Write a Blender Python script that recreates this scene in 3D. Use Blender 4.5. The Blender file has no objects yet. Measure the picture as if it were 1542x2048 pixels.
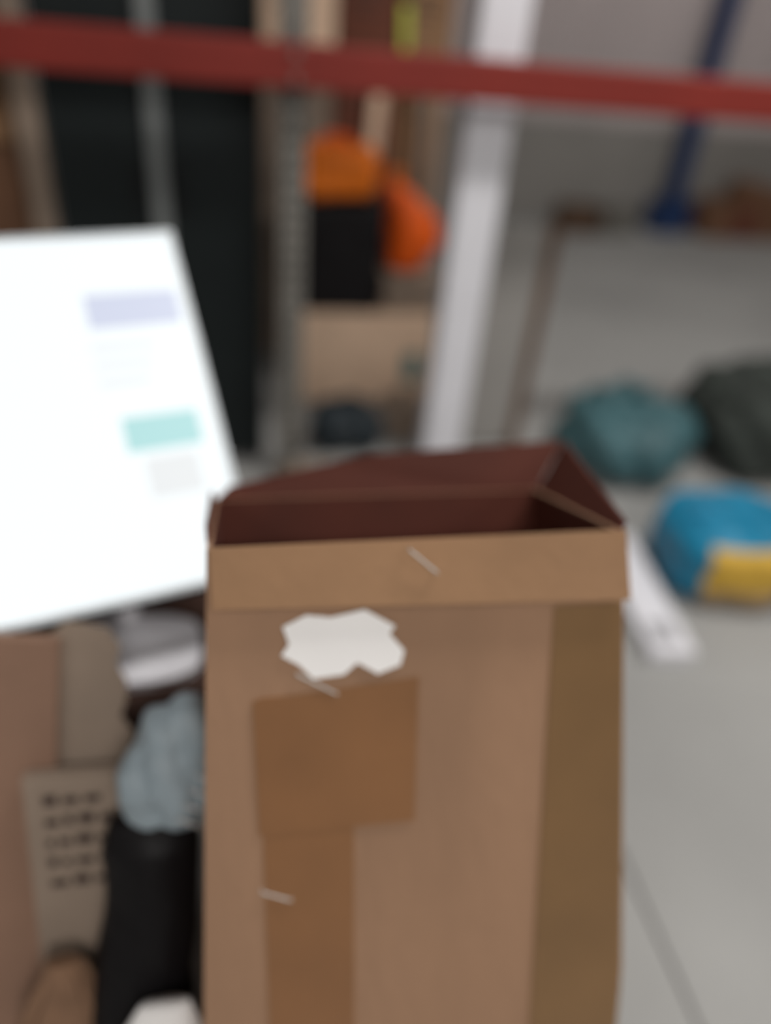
import bpy, bmesh, math, random
from mathutils import Vector, Matrix, noise
random.seed(7)
S = bpy.context.scene
COL = S.collection

# ---------------------------------------------------------------- camera
cd = bpy.data.cameras.new('camera'); cam = bpy.data.objects.new('camera', cd); COL.objects.link(cam)
pitch, roll, yaw = math.radians(35.3), math.radians(5.8), math.radians(13.5)
hdg = Vector((math.sin(yaw), math.cos(yaw), 0))
fwd = hdg*math.cos(pitch) + Vector((0, 0, -math.sin(pitch)))
r0 = Vector((math.cos(yaw), -math.sin(yaw), 0)); u0 = r0.cross(fwd)
rt = r0*math.cos(roll) + u0*math.sin(roll); up = -r0*math.sin(roll) + u0*math.cos(roll)
m = Matrix((rt, up, -fwd)).transposed().to_4x4(); m.translation = (0, 0, 1.6)
cam.matrix_world = m
cd.sensor_fit = 'VERTICAL'; cd.sensor_height = 24.0; cd.lens = 24.0*1480/2048
cd.clip_start = 0.02; cd.clip_end = 60
cd.dof.use_dof = True; cd.dof.focus_distance = 0.55; cd.dof.aperture_fstop = 0.65
S.camera = cam

# ---------------------------------------------------------------- world, exposure
w = bpy.data.worlds.new('world'); S.world = w; w.use_nodes = True
w.node_tree.nodes['Background'].inputs[0].default_value = (0.75, 0.85, 1.0, 1)
w.node_tree.nodes['Background'].inputs[1].default_value = 0.3
S.view_settings.view_transform = 'Standard'; S.view_settings.look = 'None'
S.view_settings.exposure = 0.0; S.view_settings.gamma = 1.0
S.view_settings.use_curve_mapping = False
# ceiling lamps: (x, y, watts); the lamps themselves are built in hall_lamp() below
LAMPS = [(1.7, 1.2, 85), (0.6, -3.0, 110), (3.8, -1.4, 60), (-2.6, -1.6, 45), (3.4, 5.2, 22)]
LAMP_Z = 3.9

# ---------------------------------------------------------------- materials
def lin(c):
    out = []
    for v in c:
        v /= 255.0
        out.append(v/12.92 if v <= 0.04045 else ((v+0.055)/1.055)**2.4)
    return tuple(out) + (1.0,)
def mat(name, rgb, rough=0.6, metal=0.0, var=0.12, scale=6.0, bump=0.0, bscale=40.0, spec=0.4, stretch=None, trans=0.0):
    mt = bpy.data.materials.new(name); mt.use_nodes = True
    nt = mt.node_tree; b = nt.nodes['Principled BSDF']
    b.inputs['Roughness'].default_value = rough; b.inputs['Metallic'].default_value = metal
    b.inputs['Specular IOR Level'].default_value = spec
    if trans: b.inputs['Transmission Weight'].default_value = trans
    tc = nt.nodes.new('ShaderNodeTexCoord'); mp = nt.nodes.new('ShaderNodeMapping')
    if stretch: mp.inputs['Scale'].default_value = stretch
    nt.links.new(tc.outputs['Object'], mp.inputs['Vector'])
    nz = nt.nodes.new('ShaderNodeTexNoise'); nz.inputs['Scale'].default_value = scale; nz.inputs['Detail'].default_value = 5
    nt.links.new(mp.outputs[0], nz.inputs['Vector'])
    rp = nt.nodes.new('ShaderNodeValToRGB'); c = lin(rgb)
    rp.color_ramp.elements[0].position = 0.3; rp.color_ramp.elements[1].position = 0.7
    rp.color_ramp.elements[0].color = tuple(v*(1-var) for v in c[:3]) + (1,)
    rp.color_ramp.elements[1].color = tuple(min(1, v*(1+var)) for v in c[:3]) + (1,)
    nt.links.new(nz.outputs[0], rp.inputs[0]); nt.links.new(rp.outputs[0], b.inputs['Base Color'])
    if bump:
        n2 = nt.nodes.new('ShaderNodeTexNoise'); n2.inputs['Scale'].default_value = bscale
        nt.links.new(mp.outputs[0], n2.inputs['Vector'])
        bp = nt.nodes.new('ShaderNodeBump'); bp.inputs['Strength'].default_value = bump; bp.inputs['Distance'].default_value = 0.01
        nt.links.new(n2.outputs[0], bp.inputs['Height']); nt.links.new(bp.outputs[0], b.inputs['Normal'])
    return mt
def glow(name, rgb, strength):
    mt = bpy.data.materials.new(name); mt.use_nodes = True; nt = mt.node_tree; b = nt.nodes['Principled BSDF']
    b.inputs['Base Color'].default_value = lin((20, 20, 20)); b.inputs['Roughness'].default_value = 0.35
    b.inputs['Emission Color'].default_value = lin(rgb); b.inputs['Emission Strength'].default_value = strength
    return mt
M = dict(
    card=mat('cardboard', (150, 117, 92), 0.8, bump=0.15, bscale=60, stretch=(1, 1, 0.3)),
    card_tan=mat('tan_cardboard', (148, 114, 84), 0.8, bump=0.1, bscale=60),
    card_dark=mat('dark_cardboard', (122, 88, 66), 0.85, bump=0.1),
    card_dark2=mat('pinkish_cardboard', (138, 108, 90), 0.85, bump=0.1),
    card_grey=mat('greyish_cardboard', (140, 124, 110), 0.85, bump=0.1),
    card_red=mat('dark_reddish_brown_card', (74, 30, 16), 0.8, var=0.15),  # dark red-brown for the open carton's inner faces and raised flaps
    card_rust=mat('reddish_cardboard', (112, 66, 50), 0.85),
    card_pale=mat('pale_cardboard', (240, 208, 180), 0.8, var=0.06),
    tape_olive=mat('olive_brown_tape', (122, 92, 58), 0.45, var=0.1, spec=0.5),
    tape_orange=mat('orange_brown_tape', (132, 92, 58), 0.42, var=0.12, spec=0.5),
    tape_clear=mat('pale_tape', (178, 150, 120), 0.4),
    label=mat('white_label', (245, 243, 242), 0.5, var=0.03),
    ink=mat('dark_ink', (58, 44, 38), 0.7),
    ink_grey=mat('grey_ink', (120, 120, 122), 0.7),
    red=mat('red_rail_paint', (128, 42, 34), 0.5, var=0.12, scale=3),
    galv=mat('galvanised_steel', (135, 132, 126), 0.55, 0.35, var=0.12, scale=12),
    dark_hole=mat('dark_slot', (24, 24, 24), 0.9),
    cabinet=mat('black_green_enamel', (25, 31, 32), 0.55, var=0.1, spec=0.25),
    strip=mat('light_grey_trim', (120, 124, 124), 0.5),
    white=mat('white_paint', (226, 226, 232), 0.5, var=0.04),
    blue=mat('blue_rack_paint', (30, 56, 100), 0.5, var=0.15),
    navy=mat('navy_print', (60, 66, 100), 0.6),
    concrete=mat('concrete', (156, 156, 154), 0.7, var=0.10, scale=1.2, bump=0.1, bscale=30),
    joint=mat('joint_filler', (92, 90, 88), 0.9),
    cladding=mat('grey_cladding', (200, 190, 190), 0.5, var=0.06, scale=1.5),
    plinth=mat('grey_render', (148, 145, 141), 0.9, var=0.08, scale=2, bump=0.2),
    ceiling=mat('ceiling_sheet', (178, 178, 176), 0.8),
    orange=mat('orange_fabric', (240, 122, 22), 0.6, var=0.16, scale=14),
    orange2=mat('deep_orange_fabric', (242, 96, 14), 0.6, var=0.2, scale=14),
    black=mat('black_plastic', (24, 22, 24), 0.6, spec=0.25),
    sack=mat('black_sack_film', (16, 14, 16), 0.5, bump=0.5, bscale=18, spec=0.2),
    film=mat('pale_blue_film', (150, 164, 172), 0.45, var=0.1, bump=0.6, bscale=22, spec=0.4),
    greyfilm=mat('pale_grey_film', (176, 174, 182), 0.5, var=0.08, bump=0.5, bscale=22),
    teal=mat('teal_film', (62, 98, 104), 0.5, var=0.25, scale=9, bump=0.6, bscale=22),
    tealtag=mat('teal_print', (70, 130, 134), 0.6),
    darkbag=mat('dark_green_netting', (52, 58, 54), 0.8, var=0.35, scale=18, bump=0.8, bscale=90),
    navybag=mat('blue_black_film', (30, 40, 46), 0.6, var=0.2, bump=0.6, bscale=25),
    sky=mat('bright_blue_print', (20, 122, 158), 0.5, var=0.25, scale=14),
    yellow=mat('yellow_print', (205, 165, 62), 0.55, var=0.15, scale=20),
    tanbag=mat('tan_print', (160, 134, 100), 0.6, var=0.15, scale=20),
    wood=mat('brown_wood', (98, 74, 56), 0.75, var=0.25, scale=8, stretch=(6, 6, 0.6), bump=0.2),
    greywood=mat('weathered_wood', (138, 122, 108), 0.8, var=0.2, scale=8, stretch=(6, 6, 0.6), bump=0.2),
    desk=mat('dark_brown_desk', (62, 42, 34), 0.5, var=0.2, scale=5, stretch=(0.4, 5, 5)),
    bezel=mat('silver_bezel', (200, 206, 210), 0.4, 0.3, var=0.02),
    foot=mat('pale_grey_plastic', (172, 172, 178), 0.45, var=0.03),
    steel=mat('bright_glint_steel', (235, 232, 228), 0.25, 0.6, var=0.02),  # nails, film edges and the light streaks modelled on the tall carton
    lime=mat('lime_fabric', (214, 226, 96), 0.5, var=0.08),
    kraft=mat('kraft_paper', (128, 98, 76), 0.85, var=0.2, scale=20, bump=0.7, bscale=30),
    screen=glow('lit_white_screen', (246, 252, 254), 1.05),
    scr_lav=glow('lit_lavender', (216, 222, 242), 0.95),
    scr_cyan=glow('lit_cyan', (186, 232, 232), 0.95),
    scr_grey=glow('lit_pale_grey', (240, 243, 244), 0.97),
    tube=glow('lit_lamp', (255, 250, 242), 6.0),
)

# ---------------------------------------------------------------- helpers
def tag(o, label=None, cat=None, group=None, kind=None):
    for k, v in (('label', label), ('category', cat), ('group', group), ('kind', kind)):
        if v: o[k] = v
    return o
def thing(name, label, cat, loc=(0, 0, 0), rot=(0, 0, 0), group=None):
    o = bpy.data.objects.new(name, None); COL.objects.link(o); o.empty_display_size = 0.05
    o.location = loc; o.rotation_euler = rot
    return tag(o, label, cat, group)
def obj(name, bm, mt, parent=None, smooth=False, loc=None, rot=None):
    me = bpy.data.meshes.new(name)
    bmesh.ops.recalc_face_normals(bm, faces=bm.faces[:])
    bm.to_mesh(me); bm.free()
    for q in (mt if isinstance(mt, list) else [mt]): me.materials.append(M[q])
    if smooth:
        for p in me.polygons: p.use_smooth = True
    o = bpy.data.objects.new(name, me); COL.objects.link(o)
    if parent: o.parent = parent
    if loc: o.location = loc
    if rot: o.rotation_euler = rot
    return o
def bx(bm, x0, x1, y0, y1, z0, z1, bev=0.0, seg=2):
    r = bmesh.ops.create_cube(bm, size=1.0)
    for v in r['verts']:
        v.co = Vector((x0+(v.co.x+.5)*(x1-x0), y0+(v.co.y+.5)*(y1-y0), z0+(v.co.z+.5)*(z1-z0)))
    if bev:
        es = list({e for v in r['verts'] for e in v.link_edges})
        bmesh.ops.bevel(bm, geom=es, offset=bev, segments=seg, affect='EDGES', profile=0.5)
    return bm
def box(name, mt, parent, x0, x1, y0, y1, z0, z1, bev=0.0, **k):
    return obj(name, bx(bmesh.new(), x0, x1, y0, y1, z0, z1, bev), mt, parent, **k)
def slab(bm, pts, t, axis=Vector((0, 1, 0))):
    """a plate from an outline, given thickness t along axis"""
    a = [bm.verts.new(Vector(p)) for p in pts]; b = [bm.verts.new(Vector(p)+axis*t) for p in pts]
    bm.faces.new(a); bm.faces.new(b[::-1]); n = len(pts)
    for i in range(n): bm.faces.new((a[i], b[i], b[(i+1) % n], a[(i+1) % n]))
    return bm
def cyl(bm, p, q, r, n=14):
    p, q = Vector(p), Vector(q); d = q-p
    g = bmesh.ops.create_cone(bm, cap_ends=True, segments=n, radius1=r, radius2=r, depth=d.length)
    mx = Matrix.Translation((p+q)/2) @ d.to_track_quat('Z', 'Y').to_matrix().to_4x4()
    bmesh.ops.transform(bm, matrix=mx, verts=g['verts']); return bm
def pillow(sx, sy, sz, amp=0.02, freq=8, seed=0, e=0.6, sub=5, fold=0.0):
    """a stuffed bag standing on z=0"""
    bm = bmesh.new(); bmesh.ops.create_icosphere(bm, subdivisions=sub, radius=1.0)
    off = Vector((seed*7.3, seed*3.1, seed*1.7))
    for v in bm.verts:
        d = v.co.normalized()
        k = [math.copysign(abs(c)**e, c) for c in d]
        p = Vector((k[0]*sx/2, k[1]*sy/2, k[2]*sz/2))
        a = noise.noise(p*freq+off)*amp + noise.noise(p*freq*3+off)*amp*0.4
        a += fold*abs(math.sin((p.x*3+p.z*2)*freq*1.3+seed))*amp
        p += d*a; p.z += sz/2
        if p.z < 0.0: p.z = 0.0
        v.co = p
    return bm
def loft(rings, mt_amp=0.0, freq=10, seed=0, n=40):
    """rings: (cx, cy, z, rx, ry)"""
    bm = bmesh.new(); prev = None; off = Vector((seed, seed*2, 0))
    R = []
    for i in range(len(rings)-1):
        for k in range(5):
            t = k/5; t2 = t*t*(3-2*t); R.append([a+(b-a)*t2 for a, b in zip(rings[i], rings[i+1])])
    R.append(rings[-1])
    for cx, cy, z, rx, ry in R:
        ring = []
        for j in range(n):
            a = 2*math.pi*j/n
            f = 1+mt_amp*(noise.noise(Vector((math.cos(a)*2, math.sin(a)*2, z*freq))+off)+0.5*noise.noise(Vector((math.cos(a)*6, math.sin(a)*6, z*freq*2))+off))
            ring.append(bm.verts.new((cx+rx*f*math.cos(a), cy+ry*f*math.sin(a), z)))
        if prev:
            for j in range(n): bm.faces.new((prev[j], prev[(j+1) % n], ring[(j+1) % n], ring[j]))
        else: bm.faces.new(ring[::-1])
        prev = ring
    bm.faces.new(prev); return bm

# ---------------------------------------------------------------- the hall
X0, X1, Y0, Y1, H = -4.0, 7.0, -5.0, 6.65, 4.4
fl = obj('floor', bx(bmesh.new(), X0, X1, Y0, Y1, -0.12, -0.006), 'joint'); tag(fl, kind='structure')
xs = [X0, -2.16, 0.84, 3.84, X1]; ys = [Y0, -2.6, -0.6, 6.2, Y1]
for i in range(4):
    for j in range(4):
        box('concrete_slab', 'concrete', fl, xs[i]+.004, xs[i+1]-.004, ys[j]+.004, ys[j+1]-.004, -0.01, 0.0, 0.002)
# back wall: rendered plinth with ribbed cladding sheets above
wb = obj('wall_back', bx(bmesh.new(), X0, X1, Y1, Y1+0.15, 0, H), 'plinth'); tag(wb, kind='structure')
box('plinth', 'plinth', wb, X0, X1, Y1-0.06, Y1, 0, 0.80, 0.004)
def sheet(width, z0, z1, pitch=0.085, dep=0.03):
    bm = bmesh.new(); n = int(round(width/pitch)); pr = []
    for k in range(n):
        x = k*width/n; q = width/n
        pr += [(x, 0), (x+q*0.45, 0), (x+q*0.6, -dep), (x+q*0.85, -dep)]
    pr.append((width, 0))
    a = [bm.verts.new((x, y, z0)) for x, y in pr]; b = [bm.verts.new((x, y, z1)) for x, y in pr]
    for k in range(len(pr)-1): bm.faces.new((a[k], a[k+1], b[k+1], b[k]))
    r = bmesh.ops.extrude_face_region(bm, geom=bm.faces[:])
    for v in [g for g in r['geom'] if isinstance(g, bmesh.types.BMVert)]: v.co.y += 0.004
    return bm
sh = obj('cladding_sheet', sheet(0.995, 0.80, H-0.02), 'cladding', wb); sh.location = (X0+0.003, Y1-0.01, 0)
for k in range(1, 11):
    c = sh.copy(); COL.objects.link(c); c.parent = wb; c.location = (X0+k*1.0+0.003, Y1-0.01, 0)
for nm, a in (('wall_left', (X0-.15, X0, Y0, Y1, 0, H)), ('wall_right', (X1, X1+.15, Y0, Y1, 0, H)), ('wall_front', (X0, X1, Y0-.15, Y0, 0, H))):
    tag(obj(nm, bx(bmesh.new(), *a), 'plinth'), kind='structure')
tag(obj('ceiling', bx(bmesh.new(), X0, X1, Y0, Y1, H, H+.12), 'ceiling'), kind='structure')

def hall_lamp(x, y, watts, where):
    t = thing('ceiling_lamp', 'white twin tube lamp hanging from the hall ceiling ' + where, 'lamp', (x, y, LAMP_Z), group='hall lamps')
    bm = bx(bmesh.new(), -.75, .75, -.09, .09, 0.02, .07, .008); obj('housing', bm, 'white', t)
    for s in (-1, 1):
        obj('tube', cyl(bmesh.new(), (-.7, s*.05, 0), (.7, s*.05, 0), .014), 'tube', t)
        obj('hanger', cyl(bmesh.new(), (s*.5, 0, .07), (s*.5, 0, H-LAMP_Z), .004, 8), 'galv', t)
    ld = bpy.data.lights.new('lamp_light', 'AREA'); ld.shape = 'RECTANGLE'; ld.size = 1.5; ld.size_y = 0.35
    ld.energy = watts; ld.color = (1.0, 0.965, 0.93)
    lo = bpy.data.objects.new('lamp_light', ld); COL.objects.link(lo); lo.parent = t; lo.location = (0, 0, -0.03)
for (x, y, wt), wh in zip(LAMPS, ('above the tall leaning carton', 'farthest behind the viewer', 'to the right of the aisle', 'over the left side', 'near the ribbed back wall')):
    hall_lamp(x, y, wt, wh)

# ---------------------------------------------------------------- red rail on steel posts
def perforated_post(parent, x, y, z1, name='post'):
    p = box(name, 'galv', parent, x-.04, x+.04, y-.035, y+.035, 0.008, z1, 0.004)
    bm = bmesh.new()
    z = 0.1
    while z < z1-.05:
        for s in (-.018, .018): bx(bm, x+s-.006, x+s+.006, y-.0375, y-.034, z, z+.022)
        z += 0.05
    tag(obj('slot_row', bm, 'dark_hole', p), kind='stuff')
    box('base_plate', 'galv', p, x-.07, x+.07, y-.06, y+.06, 0, 0.008)
    return p
t = thing('storage_rack', 'red steel rail bolted across grey slotted posts, crossing the whole view', 'rack', (0, 2.41, 0))
b = bmesh.new()
bx(b, -2.1, 2.95, -.045, -.005, 1.345, 1.455, .006); bx(b, -2.1, 2.95, -.005, .02, 1.345, 1.42, .004)
obj('beam', b, 'red', t)
for x in (-2.05, .19, 2.9):
    perforated_post(t, x, .06, 2.3)
    for zz in (1.37, 1.43): obj('bolt', cyl(bmesh.new(), (x, -.055, zz), (x, -.045, zz), .009, 10), 'galv', t)

# white square column
t = thing('steel_column', 'white square steel column rising behind the red rail', 'column', (.805, 2.53, 0))
box('shaft', 'white', t, -.078, .078, -.05, .05, .012, H, .008)
box('base_plate', 'white', t, -.1, .1, -.085, .085, 0, .012, .003)
for sx in (-1, 1):
    for sy in (-1, 1): obj('anchor_bolt', cyl(bmesh.new(), (sx*.083, sy*.07, .01), (sx*.083, sy*.07, .03), .008, 8), 'galv', t)

# dark cabinet
t = thing('metal_cabinet', 'tall black-green metal cabinet with light grey centre strip behind the display screen', 'cabinet', (-.215, 2.56, 0))
box('body', 'cabinet', t, -.315, .315, .022, .52, .04, 1.86, .006)
for s in (-1, 1):
    x0, x1 = (-.311, -.003) if s < 0 else (.003, .311)
    d = box('door', 'cabinet', t, x0, x1, 0, .02, .05, 1.85, .004)
    hx = x0+.25 if s < 0 else x0+.055
    h = bmesh.new(); bx(h, hx-.007, hx+.007, -.03, -.018, .95, 1.1, .004); bx(h, hx-.006, hx+.006, -.018, .001, .96, .975); bx(h, hx-.006, hx+.006, -.018, .001, 1.075, 1.09)
    obj('handle', h, 'black', d)
box('centre_strip', 'strip', t, -.026, .026, -.016, -.001, .05, 1.85, .004)
for sx in (-1, 1):
    for sy in (.05, .49): obj('foot', cyl(bmesh.new(), (sx*.28, sy, 0), (sx*.28, sy, .042), .02), 'black', t)

# grey board with wooden edge
t = thing('grey_board', 'low grey upright board with a brown wooden edge, right of the white column', 'board', (1.03, 2.66, 0))
box('panel', 'plinth', t, -.15, .115, -.012, .012, .03, .92, .003)
box('edge_post', 'wood', t, .115, .16, -.022, .022, 0, .935, .004)
box('edge_post', 'wood', t, -.17, -.15, -.018, .018, 0, .92, .003)
for x in (-.16, .137): box('foot', 'wood', t, x-.02, x+.02, -.12, .12, 0, .03, .003)

# plank and cartons to the left of the cabinet
t = thing('wooden_plank', 'pale weathered plank standing along the left edge of the dark cabinet', 'plank', (-.575, 2.58, 0))
box('board', 'greywood', t, -.035, .035, -.012, .012, 0, 2.05, .003)
box('batten', 'greywood', t, -.034, .034, .012, .03, 1.0, 1.05, .002)

# ---------------------------------------------------------------- cartons
def carton(x0, x1, y0, y1, z0, h, mt, label, group=None, tape='tape_olive', name='cardboard_carton', rz=0.0, prints=0):
    cx, cy = (x0+x1)/2, (y0+y1)/2; wx, wy = (x1-x0)/2, (y1-y0)/2
    t = thing(name, label, 'carton', (cx, cy, z0), (0, 0, rz), group)
    box('body', mt, t, -wx, wx, -wy, wy, 0, h-.006, .006)
    for s in (-1, 1):
        a, b_ = (-wy, -.002) if s < 0 else (.002, wy)
        box('top_flap', mt, t, -wx, wx, a, b_, h-.006, h-.001, .001)
    b = bmesh.new(); bx(b, -wx-.001, wx+.001, -.025, .025, h-.001, h); bx(b, -wx-.0015, -wx, -.025, .025, h-.08, h); bx(b, wx, wx+.0015, -.025, .025, h-.08, h)
    obj('tape', b, tape, t)
    if prints:
        b = bmesh.new(); rr = random.Random(int(abs(x0*100)+z0*10))
        for r in range(prints):
            xx = -wx*.7
            while xx < wx*.3:
                l = rr.uniform(.02, .05); bx(b, xx, xx+l, -wy-.001, -wy, h*.75-r*.035, h*.75-r*.035+.015); xx += l+.01
        obj('printed_lines', b, 'ink', t)
    return t
# left stack
carton(-1.1, -.63, 2.62, 3.05, 0, .62, 'card_dark', 'brown carton at the bottom of the stack left of the dark cabinet', 'cartons left of the cabinet')
carton(-1.08, -.64, 2.64, 3.03, .62, .5, 'card_dark', 'brown carton at the middle of the stack left of the dark cabinet', 'cartons left of the cabinet', rz=.03)
carton(-1.1, -.63, 2.62, 3.02, 1.12, .42, 'card_tan', 'tan carton on top of the stack left of the dark cabinet', 'cartons left of the cabinet')

# beige carton with the black case and the orange case
t = carton(.28, .92, 3.10, 3.55, 0, .42, 'card_pale', 'pale beige carton on the floor under the black case', name='beige_carton', tape='tape_clear')
tg = box('printed_tag', 'tealtag', t, .16, .24, -.2265, -.225, .10, .24)
def case(name, x0, x1, y0, y1, z0, h, mt, label, cat, trim='black'):
    t = thing(name, label, cat, ((x0+x1)/2, (y0+y1)/2, z0)); wx, wy = (x1-x0)/2, (y1-y0)/2
    box('body', mt, t, -wx, wx, -wy, wy, 0, h*.7, .012)
    box('lid', mt, t, -wx-.004, wx+.004, -wy-.004, wy+.004, h*.7+.002, h, .012)
    for s in (-.6, .6): box('latch', trim, t, s*wx-.02, s*wx+.02, -wy-.014, -wy-.004, h*.6, h*.82, .003)
    return t
case('black_case', .30, .625, 3.12, 3.45, .42, .45, 'black', 'black plastic storage case stacked on the pale beige carton', 'case')
t = thing('orange_bag', 'orange fabric bag lying on top of the black case', 'bag', (.43, 3.27, .87))
obj('body', pillow(.34, .28, .19, .02, 9, 3, .45), 'orange', t, True)
for s in (-1, 1):
    b = bmesh.new()
    for k in range(8):
        a0, a1 = math.pi*k/8, math.pi*(k+1)/8
        cyl(b, (.07*math.cos(a0), s*.05, .185+.035*math.sin(a0)), (.07*math.cos(a1), s*.05, .185+.035*math.sin(a1)), .007, 8)
    obj('handle', b, 'orange2', t, True)
carton(.645, .90, 3.12, 3.42, .42, .16, 'card_grey', 'small greyish carton under the upright orange sack', name='small_carton')
t = thing('orange_sack', 'upright deep orange fabric sack with a knotted neck beside the black case', 'sack', (.76, 3.26, .58))
obj('body', loft([(-.02, 0, 0, .05, .06), (-.01, 0, .02, .085, .09), (.02, 0, .12, .125, .11), (.01, 0, .22, .11, .10), (-.05, 0, .31, .06, .06), (-.08, 0, .35, .03, .03)], .14, 8, 2), 'orange2', t, True)
obj('knot', loft([(-.08, 0, .345, .034, .034), (-.08, 0, .365, .022, .022), (-.085, 0, .40, .04, .03)], .2, 20, 5), 'orange', t, True)

# pallet of stacked goods behind
def pallet(x0, x1, y0, y1, label):
    t = thing('wooden_pallet', label, 'pallet', (x0, y0, 0)); w_, d = x1-x0, y1-y0
    n = 6
    for k in range(n):
        y = k*(d-.09)/(n-1); box('deck_board', 'greywood', t, 0, w_, y, y+.09, .10, .122, .002)
    for k in range(3):
        x = k*(w_-.09)/2; box('bearer', 'greywood', t, x, x+.09, 0, d, .022, .10, .002)
    for y in (0, d/2-.045, d-.09): box('bottom_board', 'greywood', t, 0, w_, y, y+.09, 0, .022, .002)
pallet(.14, .98, 3.66, 4.4, 'wooden pallet under the high carton stack behind the beige carton')
rows = [('card_grey', 'greyish'), ('card_rust', 'reddish brown'), ('card_tan', 'tan')]
cols = [(.15, .46), (.47, .74), (.75, .97)]
hs = [.40, .40, .38, .36, .36]
nth = ['lowest', 'second lowest', 'middle', 'fourth from the floor', 'topmost']
for c, (x0, x1) in enumerate(cols):
    z = .122
    for r in range(5):
        mt, word = rows[c]
        if (r, c) == (3, 0): mt, word = 'card_pale', 'pale'
        if (r, c) == (4, 0): mt, word = 'card_dark', 'dark brown'
        if (r, c) == (4, 1): mt, word = 'card_dark', 'dark brown'
        carton(x0+random.uniform(0, .01), x1-random.uniform(0, .01), 3.67+random.uniform(0, .02), 4.3, z, hs[r], mt,
               f'{word} carton, {nth[r]} in the {("left", "middle", "right")[c]} column of the high carton stack', 'cartons in the high stack', prints=3 if r in (2, 3) else 0)
        z += hs[r]
# lime strap hanging over the stack
t = thing('lime_strap', 'short lime yellow strap hanging down the front of the high carton stack', 'strap', (.75, 3.66, 1.36))
b = slab(bmesh.new(), [(-.02, 0, .2), (.012, 0, .2), (.02, -.004, .1), (.024, 0, 0), (-.004, 0, 0), (-.012, -.004, .1)], -.004)
obj('webbing', b, 'lime', t); box('buckle', 'black', t, -.022, .014, -.009, .002, .185, .2, .001)
# pinkish boards leaning in front of the stack
for k, (x, tilt, mt, hh, lab) in enumerate([(.58, .06, 'card_pale', 1.22, 'pale narrow board leaning between the orange bag and the orange sack'),
                                            (.93, -.05, 'greywood', 1.30, 'weathered narrow board leaning behind the orange sack')]):
    t = thing('narrow_board', lab, 'board', (x, 3.60, 0), (-.02, tilt, 0))
    box('board', mt, t, -.03, .03, -.008, .008, 0, hh, .002)
    for z in (.3, hh-.12): obj('nail', cyl(bmesh.new(), (0, -.011, z), (0, -.006, z), .005, 8), 'steel', t)

# small things on the floor at the rack foot
t = thing('blue_black_bag', 'small blue-black plastic bag on the floor in front of the beige carton', 'bag', (.44, 2.68, 0))
obj('body', pillow(.29, .22, .19, .03, 9, 5, .65), 'navybag', t, True)
obj('knot', loft([(0, 0, .17, .02, .02), (0, 0, .2, .013, .013), (.01, 0, .235, .035, .02)], .25, 20, 3), 'navybag', t, True)
t = thing('crumpled_paper', 'crumpled greyish brown paper beside the blue-black bag on the floor', 'paper', (.69, 2.80, 0))
obj('body', pillow(.15, .16, .14, .04, 16, 8, .8, 4, 1), 'card_grey', t)
t = thing('grey_bundle', 'slumped grey bundle at the foot of the slotted post', 'bundle', (.27, 2.30, 0))
obj('body', pillow(.2, .16, .13, .03, 14, 9, .7, 4, 1), 'card_grey', t)

# ---------------------------------------------------------------- far right by the back wall
t = thing('rack_post', 'blue steel rack post with a broad foot guard near the ribbed wall', 'post', (3.86, 6.40, 0))
box('post', 'blue', t, -.07, .07, -.05, .05, .01, 3.6, .004)
b = bmesh.new(); bx(b, -.19, .15, -.13, -.09, .01, .27, .01); bx(b, -.19, -.15, -.1, .08, .01, .27, .01); bx(b, .11, .15, -.1, .08, .01, .27, .01)
obj('foot_guard', b, 'blue', t); box('base_plate', 'blue', t, -.2, .16, -.14, .1, 0, .012)
for k, (x, wd, h, mt) in enumerate([(2.92, .3, .20, 'card_dark'), (3.28, .26, .22, 'dark_hole')]):
    t = thing('low_crate', ('brown-grey', 'dark grey')[k] + ' low crate on the floor along the ribbed wall', 'crate', (x, 6.25, 0))
    for s in (-1, 1):
        for z in (.02, .09, .155): box('slat', 'wood' if k == 0 else 'galv', t, -wd/2, wd/2, s*.13-.006, s*.13+.006, z, z+.05, .002)
        box('end_panel', 'wood' if k == 0 else 'galv', t, s*wd/2-.008 if s > 0 else -wd/2-.008, s*wd/2+.008 if s > 0 else -wd/2+.008, -.13, .13, .0, .21, .002)
    box('bottom', 'wood' if k == 0 else 'galv', t, -wd/2, wd/2, -.12, .12, .012, .02)
far = [(4.10, .30, 'card_dark', 'dark brown', 'nearest the blue post'), (4.36, .26, 'card_rust', 'reddish brown', 'second from the blue post'),
       (4.62, .40, 'card_dark', 'dark brown', 'third from the blue post'), (4.88, .34, 'card_rust', 'reddish brown', 'beside the white sack')]
for x, h, mt, wd, wh in far:
    carton(x, x+.24, 6.15, 6.45, 0, h, mt, f'{wd} carton by the ribbed wall, {wh}', 'cartons by the ribbed wall')
carton(4.37, 4.59, 6.17, 6.42, .26, .2, 'card_dark', 'small brown carton sitting on the reddish carton by the ribbed wall', 'cartons by the ribbed wall')
t = thing('white_sack', 'tall white sack at the right end of the cartons by the ribbed wall', 'sack', (5.36, 6.3, 0))
obj('body', loft([(0, 0, 0, .14, .12), (0, 0, .05, .19, .16), (0, 0, .5, .18, .15), (0, 0, .75, .14, .10), (0, 0, .82, .05, .05)], .08, 5, 4), 'white', t, True)
obj('tie', loft([(0, 0, .80, .055, .055), (0, 0, .83, .055, .055)], 0, 1, 1), 'blue', t, True)

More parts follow.
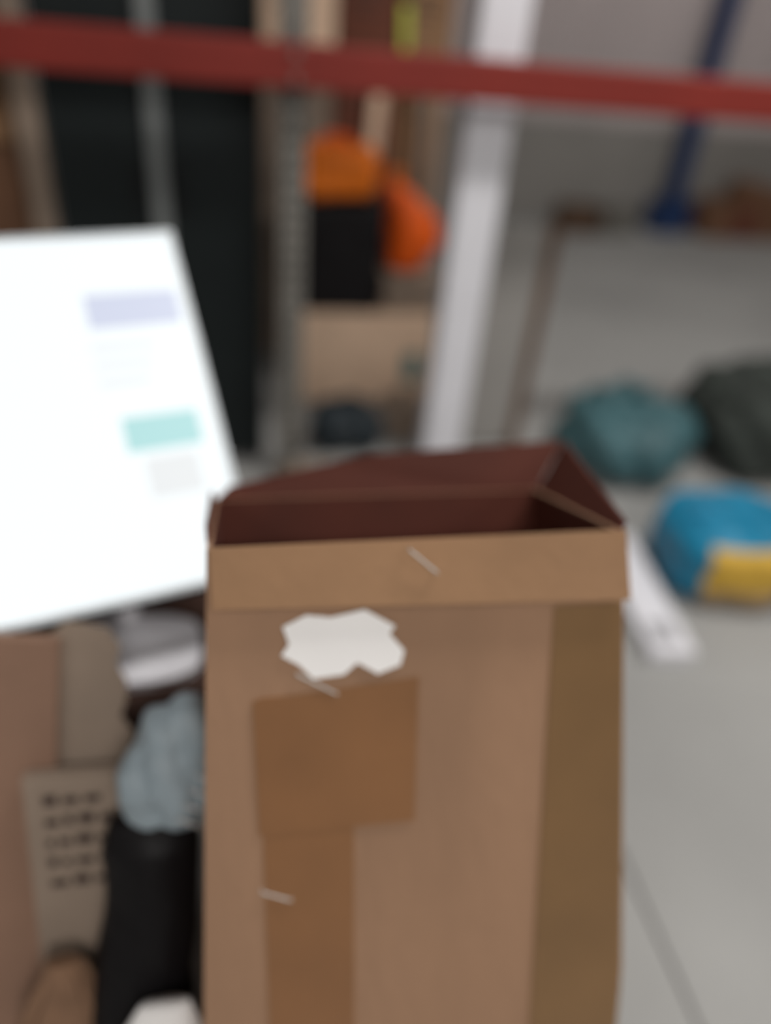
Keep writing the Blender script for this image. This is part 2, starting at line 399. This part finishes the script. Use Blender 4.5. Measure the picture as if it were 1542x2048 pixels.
# ---------------------------------------------------------------- bags on the floor right of the leaning carton
t = thing('teal_bag', 'slumped teal plastic bag on the concrete in front of the dark heap', 'bag', (1.60, 2.50, 0))
obj('body', pillow(.48, .5, .30, .045, 6, 11, .75, 5, .6), 'teal', t, True)
obj('knot', loft([(0, 0, .27, .03, .03), (0, 0, .31, .018, .018), (.02, 0, .36, .05, .03)], .25, 20, 6), 'teal', t, True)
t = thing('netting_bale', 'large dark green netting bale on the floor at the right edge', 'bale', (2.33, 2.56, 0))
obj('body', pillow(.72, .60, .34, .05, 5, 14, .6, 5, .6), 'darkbag', t, True)
for x in (-.2, .18):
    b = bmesh.new()
    for k in range(18):
        a0, a1 = -.15+(math.pi+.3)*k/18, -.15+(math.pi+.3)*(k+1)/18
        cyl(b, (x, .32*math.cos(a0), max(.01, .16+.2*math.sin(a0))), (x, .32*math.cos(a1), max(.01, .16+.2*math.sin(a1))), .006, 6)
    obj('cord', b, 'black', t, True)
# blue and yellow bag
t = thing('printed_bag', 'plump bright blue bag with yellow and tan printed front on the concrete', 'bag', (1.635, 1.74, 0), (0, 0, math.radians(-8)))
bm = pillow(.46, .40, .27, .018, 9, 17, .5, 5, .3)
o = obj('body', bm, ['sky', 'yellow', 'tanbag', 'navy'], t, True)
for p in o.data.polygons:
    c = p.center
    if c.y < -.06 and c.x > -.16 and c.z < .25:
        p.material_index = 1 if c.z > .11 else 2
        if c.x > .10 and c.z < .13: p.material_index = 3
b = bmesh.new(); bx(b, -.20, .20, -.008, .008, .262, .278, .003); obj('seam', b, 'sky', t)
# flat white carton
t = thing('flat_white_carton', 'long narrow white carton lying flat on the concrete beside the printed bag', 'carton', (1.285, 1.66, 0), (0, 0, math.radians(-6)))
box('body', 'white', t, -.07, .075, -.30, .29, 0, .05, .004)
b = bmesh.new(); rr = random.Random(3); x = -.04
while x < .035:
    w_ = rr.choice((.002, .003, .005)); bx(b, x, x+w_, -.26, -.17, .05, .0508); x += w_+rr.choice((.003, .004))
obj('bar_stripes', b, 'ink_grey', t)

# ---------------------------------------------------------------- desk and display screen
t = thing('work_desk', 'dark brown desk carrying the lit display screen, behind the leaning cartons', 'desk', (-.35, .665, 0))
box('desktop', 'desk', t, -.85, .73, 0, .60, .67, .70, .004)
for x in (-.80, .68):
    for y in (.05, .55): box('leg', 'desk', t, x-.025, x+.025, y-.025, y+.025, 0, .67, .003)
box('back_rail', 'desk', t, -.78, .66, .54, .56, .50, .67, .002)
# screen: local x = right, y = into the panel, z = up along the panel
BR = Vector((.025, .891, .841)); Lr = Vector((.964, .266, 0)).normalized()
T = Vector((-.105, .462, .39)); T = (T - Lr*T.dot(Lr)).normalized(); N = T.cross(Lr)      # N = into the panel? fixed below
N = Lr.cross(T) * -1                                                                    # front normal is -N
SW, SH = 1.00, .612
mx = Matrix((Lr, N*1.0, T)).transposed()
if mx.determinant() < 0: mx = Matrix((Lr, -N, T)).transposed()
Nn = Vector(mx.col[1])
t = thing('display_screen', 'large lit white display screen tilted back on the desk at left', 'screen')
t.matrix_world = Matrix.Translation(BR) @ mx.to_4x4()
box('housing', 'black', t, -SW+.0, 0, .004, .045, 0, SH, .006)
b = bmesh.new(); e = .008
bx(b, -SW, 0, -.002, .008, 0, e); bx(b, -SW, 0, -.002, .008, SH-e, SH); bx(b, -SW, -SW+e, -.002, .008, e, SH-e); bx(b, -e, 0, -.002, .008, e, SH-e)
obj('bezel', b, 'bezel', t)
pn = box('panel', 'screen', t, -SW+e, -e, 0, .006, e, SH-e)
box('lavender_tile', 'scr_lav', pn, -.165, -.02, -.0012, 0, .44, .50)
box('cyan_button', 'scr_cyan', pn, -.15, -.035, -.0012, 0, .228, .285)
box('pale_line', 'scr_grey', pn, -.13, -.05, -.0012, 0, .15, .215)
for k, z in enumerate((.40, .37, .34)): box('pale_line', 'scr_grey', pn, -.17, -.07+k*-.01, -.0012, 0, z, z+.012)
# stand feet (children, built in world space then converted)
inv = t.matrix_world.inverted()
for cx, nm in ((-.19, 'foot'), (-.78, 'foot')):
    bm = bmesh.new(); yy = .875 + (cx+.19)*.276
    pts = []
    for k in range(24):
        a = 2*math.pi*k/24; pts.append((cx+.12*math.copysign(abs(math.cos(a))**.6, math.cos(a)), yy+.075*math.copysign(abs(math.sin(a))**.6, math.sin(a)), .70))
    slab(bm, pts, .014, Vector((0, 0, 1)))
    cyl(bm, (cx, yy+.05, .70), (cx, yy+.21, .92), .018)
    bm.transform(inv); obj(nm, bm, 'white', t, True if False else False)
t = thing('grey_cloth', 'pale grey crumpled cloth on the desk at the left edge', 'cloth', (-.44, .80, .70))
obj('body', pillow(.2, .14, .08, .02, 14, 21, .7, 4, 1), 'greyfilm', t, True)

# ---------------------------------------------------------------- leaning things (leaning back 23 degrees onto the desk edge)
LEAN = math.radians(23); ez = Vector((0, math.sin(LEAN), math.cos(LEAN))); nv = Vector((0, -math.cos(LEAN), math.sin(LEAN)))
ORG = Vector((0, .576, 1.143))
def lean_root(name, label, cat, off, x, group=None, roll_=0.0):
    """origin on the floor; local x right, y back through the thickness, z up the lean. returns (empty, w of the floor line)"""
    o = ORG + nv*off; wb_ = -o.z/ez.z; p = o + ez*wb_
    t = thing(name, label, cat, (x, p.y, 0), (-LEAN, 0, 0), group)
    if roll_: t.rotation_euler = (Matrix.Rotation(-LEAN, 3, 'X') @ Matrix.Rotation(roll_, 3, 'Y')).to_euler()
    return t, wb_
# the big carton: back face lies on the desk edge plane (off = -.25)
t, wb_ = lean_root('tall_open_carton', 'tall open brown carton leaning back on the desk, white label on its front', 'carton', -.25, 0)
HB = -wb_                      # w = 0 (top edge) in local z
FY = -.25                      # front plane in local y
z0 = .0
def half(w):                   # left and right outline at height w below the top edge
    k = min(1, -w/.6); return (-.035-.030*k, .404+.048*k)
th = .005
def wall_poly(y, t_, lo, hi):
    l1, r1 = half(hi-HB); l2, r2 = half((lo+hi)/2-HB); l0, r0_ = half(lo-HB)
    return slab(bmesh.new(), [(l0, y, lo), (r0_, y, lo), (r2, y, (lo+hi)/2), (r1, y, hi), (l1, y, hi), (l2, y, (lo+hi)/2)], t_)
zb = .11
obj('front_panel', wall_poly(FY, th, zb*0+.0, HB), 'card', t)
obj('back_panel', wall_poly(-th, th, 0, HB), 'card', t)
obj('back_inner_face', wall_poly(-th-.002, .0015, .1, HB-.002), 'card_red', t)
for s in (0, 1):
    def X(w): return half(w)[s]
    sg = 1 if s == 0 else -1
    b = bmesh.new(); pts = []
    a = [(X(0), HB), (X(-.6), HB-.6), (X(-.9), 0)]
    for (xx, zz) in a: pts.append((xx, FY+th, zz))
    for (xx, zz) in a[::-1]: pts.append((xx, -th, zz))
    # two planar quads thickened sideways
    bm = bmesh.new()
    for (xa, za), (xb, zb2) in zip(a[:-1], a[1:]):
        slab(bm, [(xa, FY+th, za), (xb, FY+th, zb2), (xb, -th, zb2), (xa, -th, za)], sg*th, Vector((1, 0, 0)))
    obj('side_panel', bm, 'card', t)
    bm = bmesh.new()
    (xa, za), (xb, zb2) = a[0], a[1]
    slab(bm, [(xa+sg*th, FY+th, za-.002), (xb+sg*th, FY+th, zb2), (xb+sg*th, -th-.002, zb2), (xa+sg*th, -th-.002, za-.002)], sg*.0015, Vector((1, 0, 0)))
    obj('side_inner_face', bm, 'card_red', t)
box('bottom_panel', 'card', t, -.05, .43, FY+th, -th, 0.002, .008)
# flaps
obj('front_flap', slab(bmesh.new(), [(-.032, FY-.010, HB-.058), (.412, FY-.012, HB-.074), (.405, FY-.003, HB+.002), (-.032, FY-.003, HB+.002)], .004), 'card_tan', t)
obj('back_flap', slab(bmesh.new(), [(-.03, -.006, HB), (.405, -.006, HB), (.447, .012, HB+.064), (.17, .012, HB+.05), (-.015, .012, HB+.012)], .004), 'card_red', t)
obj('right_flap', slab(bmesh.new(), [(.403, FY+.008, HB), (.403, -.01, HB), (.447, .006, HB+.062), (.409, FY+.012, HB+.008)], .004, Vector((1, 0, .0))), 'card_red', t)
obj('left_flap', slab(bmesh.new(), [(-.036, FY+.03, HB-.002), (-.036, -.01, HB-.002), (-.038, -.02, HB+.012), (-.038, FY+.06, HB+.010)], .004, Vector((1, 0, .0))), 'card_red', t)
# tape
fy = FY-.0014
box('packing_tape', 'tape_orange', t, .010, .108, fy, FY+.0004, .25, HB-.16)
obj('packing_tape', slab(bmesh.new(), [(.004, fy-.001, HB-.162), (.178, fy-.001, HB-.150), (.176, fy-.001, HB-.322), (.006, fy-.001, HB-.318)], .0009), 'tape_orange', t)
obj('packing_tape', slab(bmesh.new(), [(.330, fy, .20), (.448, fy, .20), (.449, fy, HB-.602), (.408, fy, HB-.080), (.328, fy, HB-.080)], .0012), 'tape_olive', t)
# label: worn white shipping label
lab = [(.036, -.083), (.06, -.072), (.085, -.076), (.12, -.070), (.152, -.090), (.146, -.098), (.162, -.118), (.158, -.134), (.134, -.142), (.112, -.128), (.098, -.140), (.066, -.142), (.052, -.126), (.034, -.114), (.042, -.102)]
obj('shipping_label', slab(bmesh.new(), [(x, FY-.0028, HB+w_) for x, w_ in lab], .0012), 'label', t)
def glint_streak(x, w_, ang, L=.034, yy=FY-.003):  # added bright sliver modelling a streak of glinting light
    b = bmesh.new(); bx(b, -L/2, L/2, -.0012, 0, -.0012, .0012, .0004); bx(b, -L/2, -L/2+.002, -.0012, .006, -.0012, .0012); bx(b, L/2-.002, L/2, -.0012, .006, -.0012, .0012)
    obj('glint_streak', b, 'steel', t, loc=(x, yy, HB+w_), rot=(0, ang, 0))
glint_streak(.178, -.018, .72, .04, FY-.014); glint_streak(.070, -.148, .55, .05); glint_streak(.022, -.395, .45, .036)

# flattened cartons and bags at the lower left
def flat_carton(x0, x1, w1, off, mt, label, roll_=0.0, prints=0, grp=None):
    xc = (x0+x1)/2; t, wb_ = lean_root('flattened_carton', label, 'carton', off, xc, grp, roll_)
    h = -wb_+w1; hw = (x1-x0)/2
    box('front_sheet', mt, t, -hw, hw, -.022, -.014, .01, h, .002)
    box('back_sheet', mt, t, -hw, hw, -.009, -.001, .01, h, .002)
    box('fold', mt, t, -hw-.003, -hw+.003, -.022, -.001, .01, h, .001)
    if prints:
        b = bmesh.new(); rr = random.Random(5)
        for r in range(prints):
            z = h-.04-r*.030; xx = -hw+.02
            while xx < hw-.03:
                l = rr.uniform(.008, .022); bx(b, xx, xx+l, -.0232, -.0218, z, z+rr.choice((.010, .014))); xx += l+.007
        obj('printed_marks', b, 'ink', t)
    return t, h
ta, ha = flat_carton(-.47, -.33, -.16, -.25, 'card_dark2', 'pinkish brown flattened carton leaning on the desk at the left edge', .10)
tb, hb = flat_carton(-.283, -.165, -.345, -.222, 'card_grey', 'flattened carton with rows of dark printing beside the black sack', .0, 5)
# torn flap rising behind the printed carton
tc_, wc = lean_root('torn_cardboard', 'torn brown cardboard sheet with a ragged right edge under the screen', 'cardboard', -.247, -.235, None, .04)
rr = random.Random(9); top = -wc-.165; pts = [(-.07, -.004, .02), (.05, -.004, .02)]
for k in range(12):
    z = top-.30+k*.025; pts.append((.045-.010*(k/12)+rr.uniform(-.008, .012), -.004, z))
pts += [(.02, -.004, top), (-.03, -.004, top+.012), (-.065, -.004, top-.02)]
obj('sheet', slab(bmesh.new(), pts, .004), 'card_grey', tc_)
# black sack
o = ORG + nv*(-.225); 
t, ws = lean_root('black_sack', 'tall black plastic sack slumped between printed carton and tall open carton', 'sack', -.20, -.135)
hs_ = -ws
obj('body', loft([(-.02, -.05, .0, .05, .04), (-.02, -.055, .02, .085, .045), (-.03, -.055, hs_-.76, .085, .045), (-.012, -.05, hs_-.62, .062, .042), (.004, -.045, hs_-.50, .058, .040), (.008, -.045, hs_-.42, .060, .036), (.01, -.045, hs_-.385, .05, .026), (.01, -.045, hs_-.375, .02, .015)], .10, 8, 3), 'sack', t, True)
obj('neck', loft([(.01, -.045, hs_-.38, .022, .018), (.012, -.045, hs_-.37, .016, .014), (.014, -.045, hs_-.355, .03, .02)], .2, 20, 4), 'sack', t, True)
# pale blue film bundle above the sack
p = ORG + nv*(-.135) + ez*(-.365)
t = thing('plastic_film_bundle', 'pale blue plastic film bundle stuffed above the black sack', 'bundle', (-.112, p.y, p.z-.03), (-LEAN, math.radians(24), 0))
obj('body', pillow(.13, .08, .165, .012, 14, 25, .85, 5, .8), 'film', t, True)
for k in range(5):
    z = .03+k*.02; obj('film_edge', cyl(bmesh.new(), (.0, -.052, z+.012), (.06, -.045, z-.004), .0012, 6), 'steel', t, True)
# crumpled kraft paper and the white bag at the bottom
t, wk = lean_root('kraft_paper', 'crumpled brown kraft paper standing low in front of the printed carton', 'paper', -.15, -.245)
hk = -wk-.575
obj('body', loft([(0, 0, 0, .05, .02), (0, 0, .02, .065, .028), (0, 0, hk*.5, .06, .03), (.005, 0, hk*.85, .062, .03), (0, 0, hk, .02, .012)], .35, 14, 31), 'kraft', t)
t, wk = lean_root('white_plastic_bag', 'small white plastic bag in front of the black sack at the bottom edge', 'bag', -.085, -.125)
hk = -wk-.60
obj('body', loft([(0, 0, 0, .04, .02), (0, 0, .02, .06, .028), (0, 0, hk*.6, .055, .03), (0, 0, hk*.9, .06, .026), (.01, 0, hk, .03, .01)], .12, 10, 33), 'label', t, True)
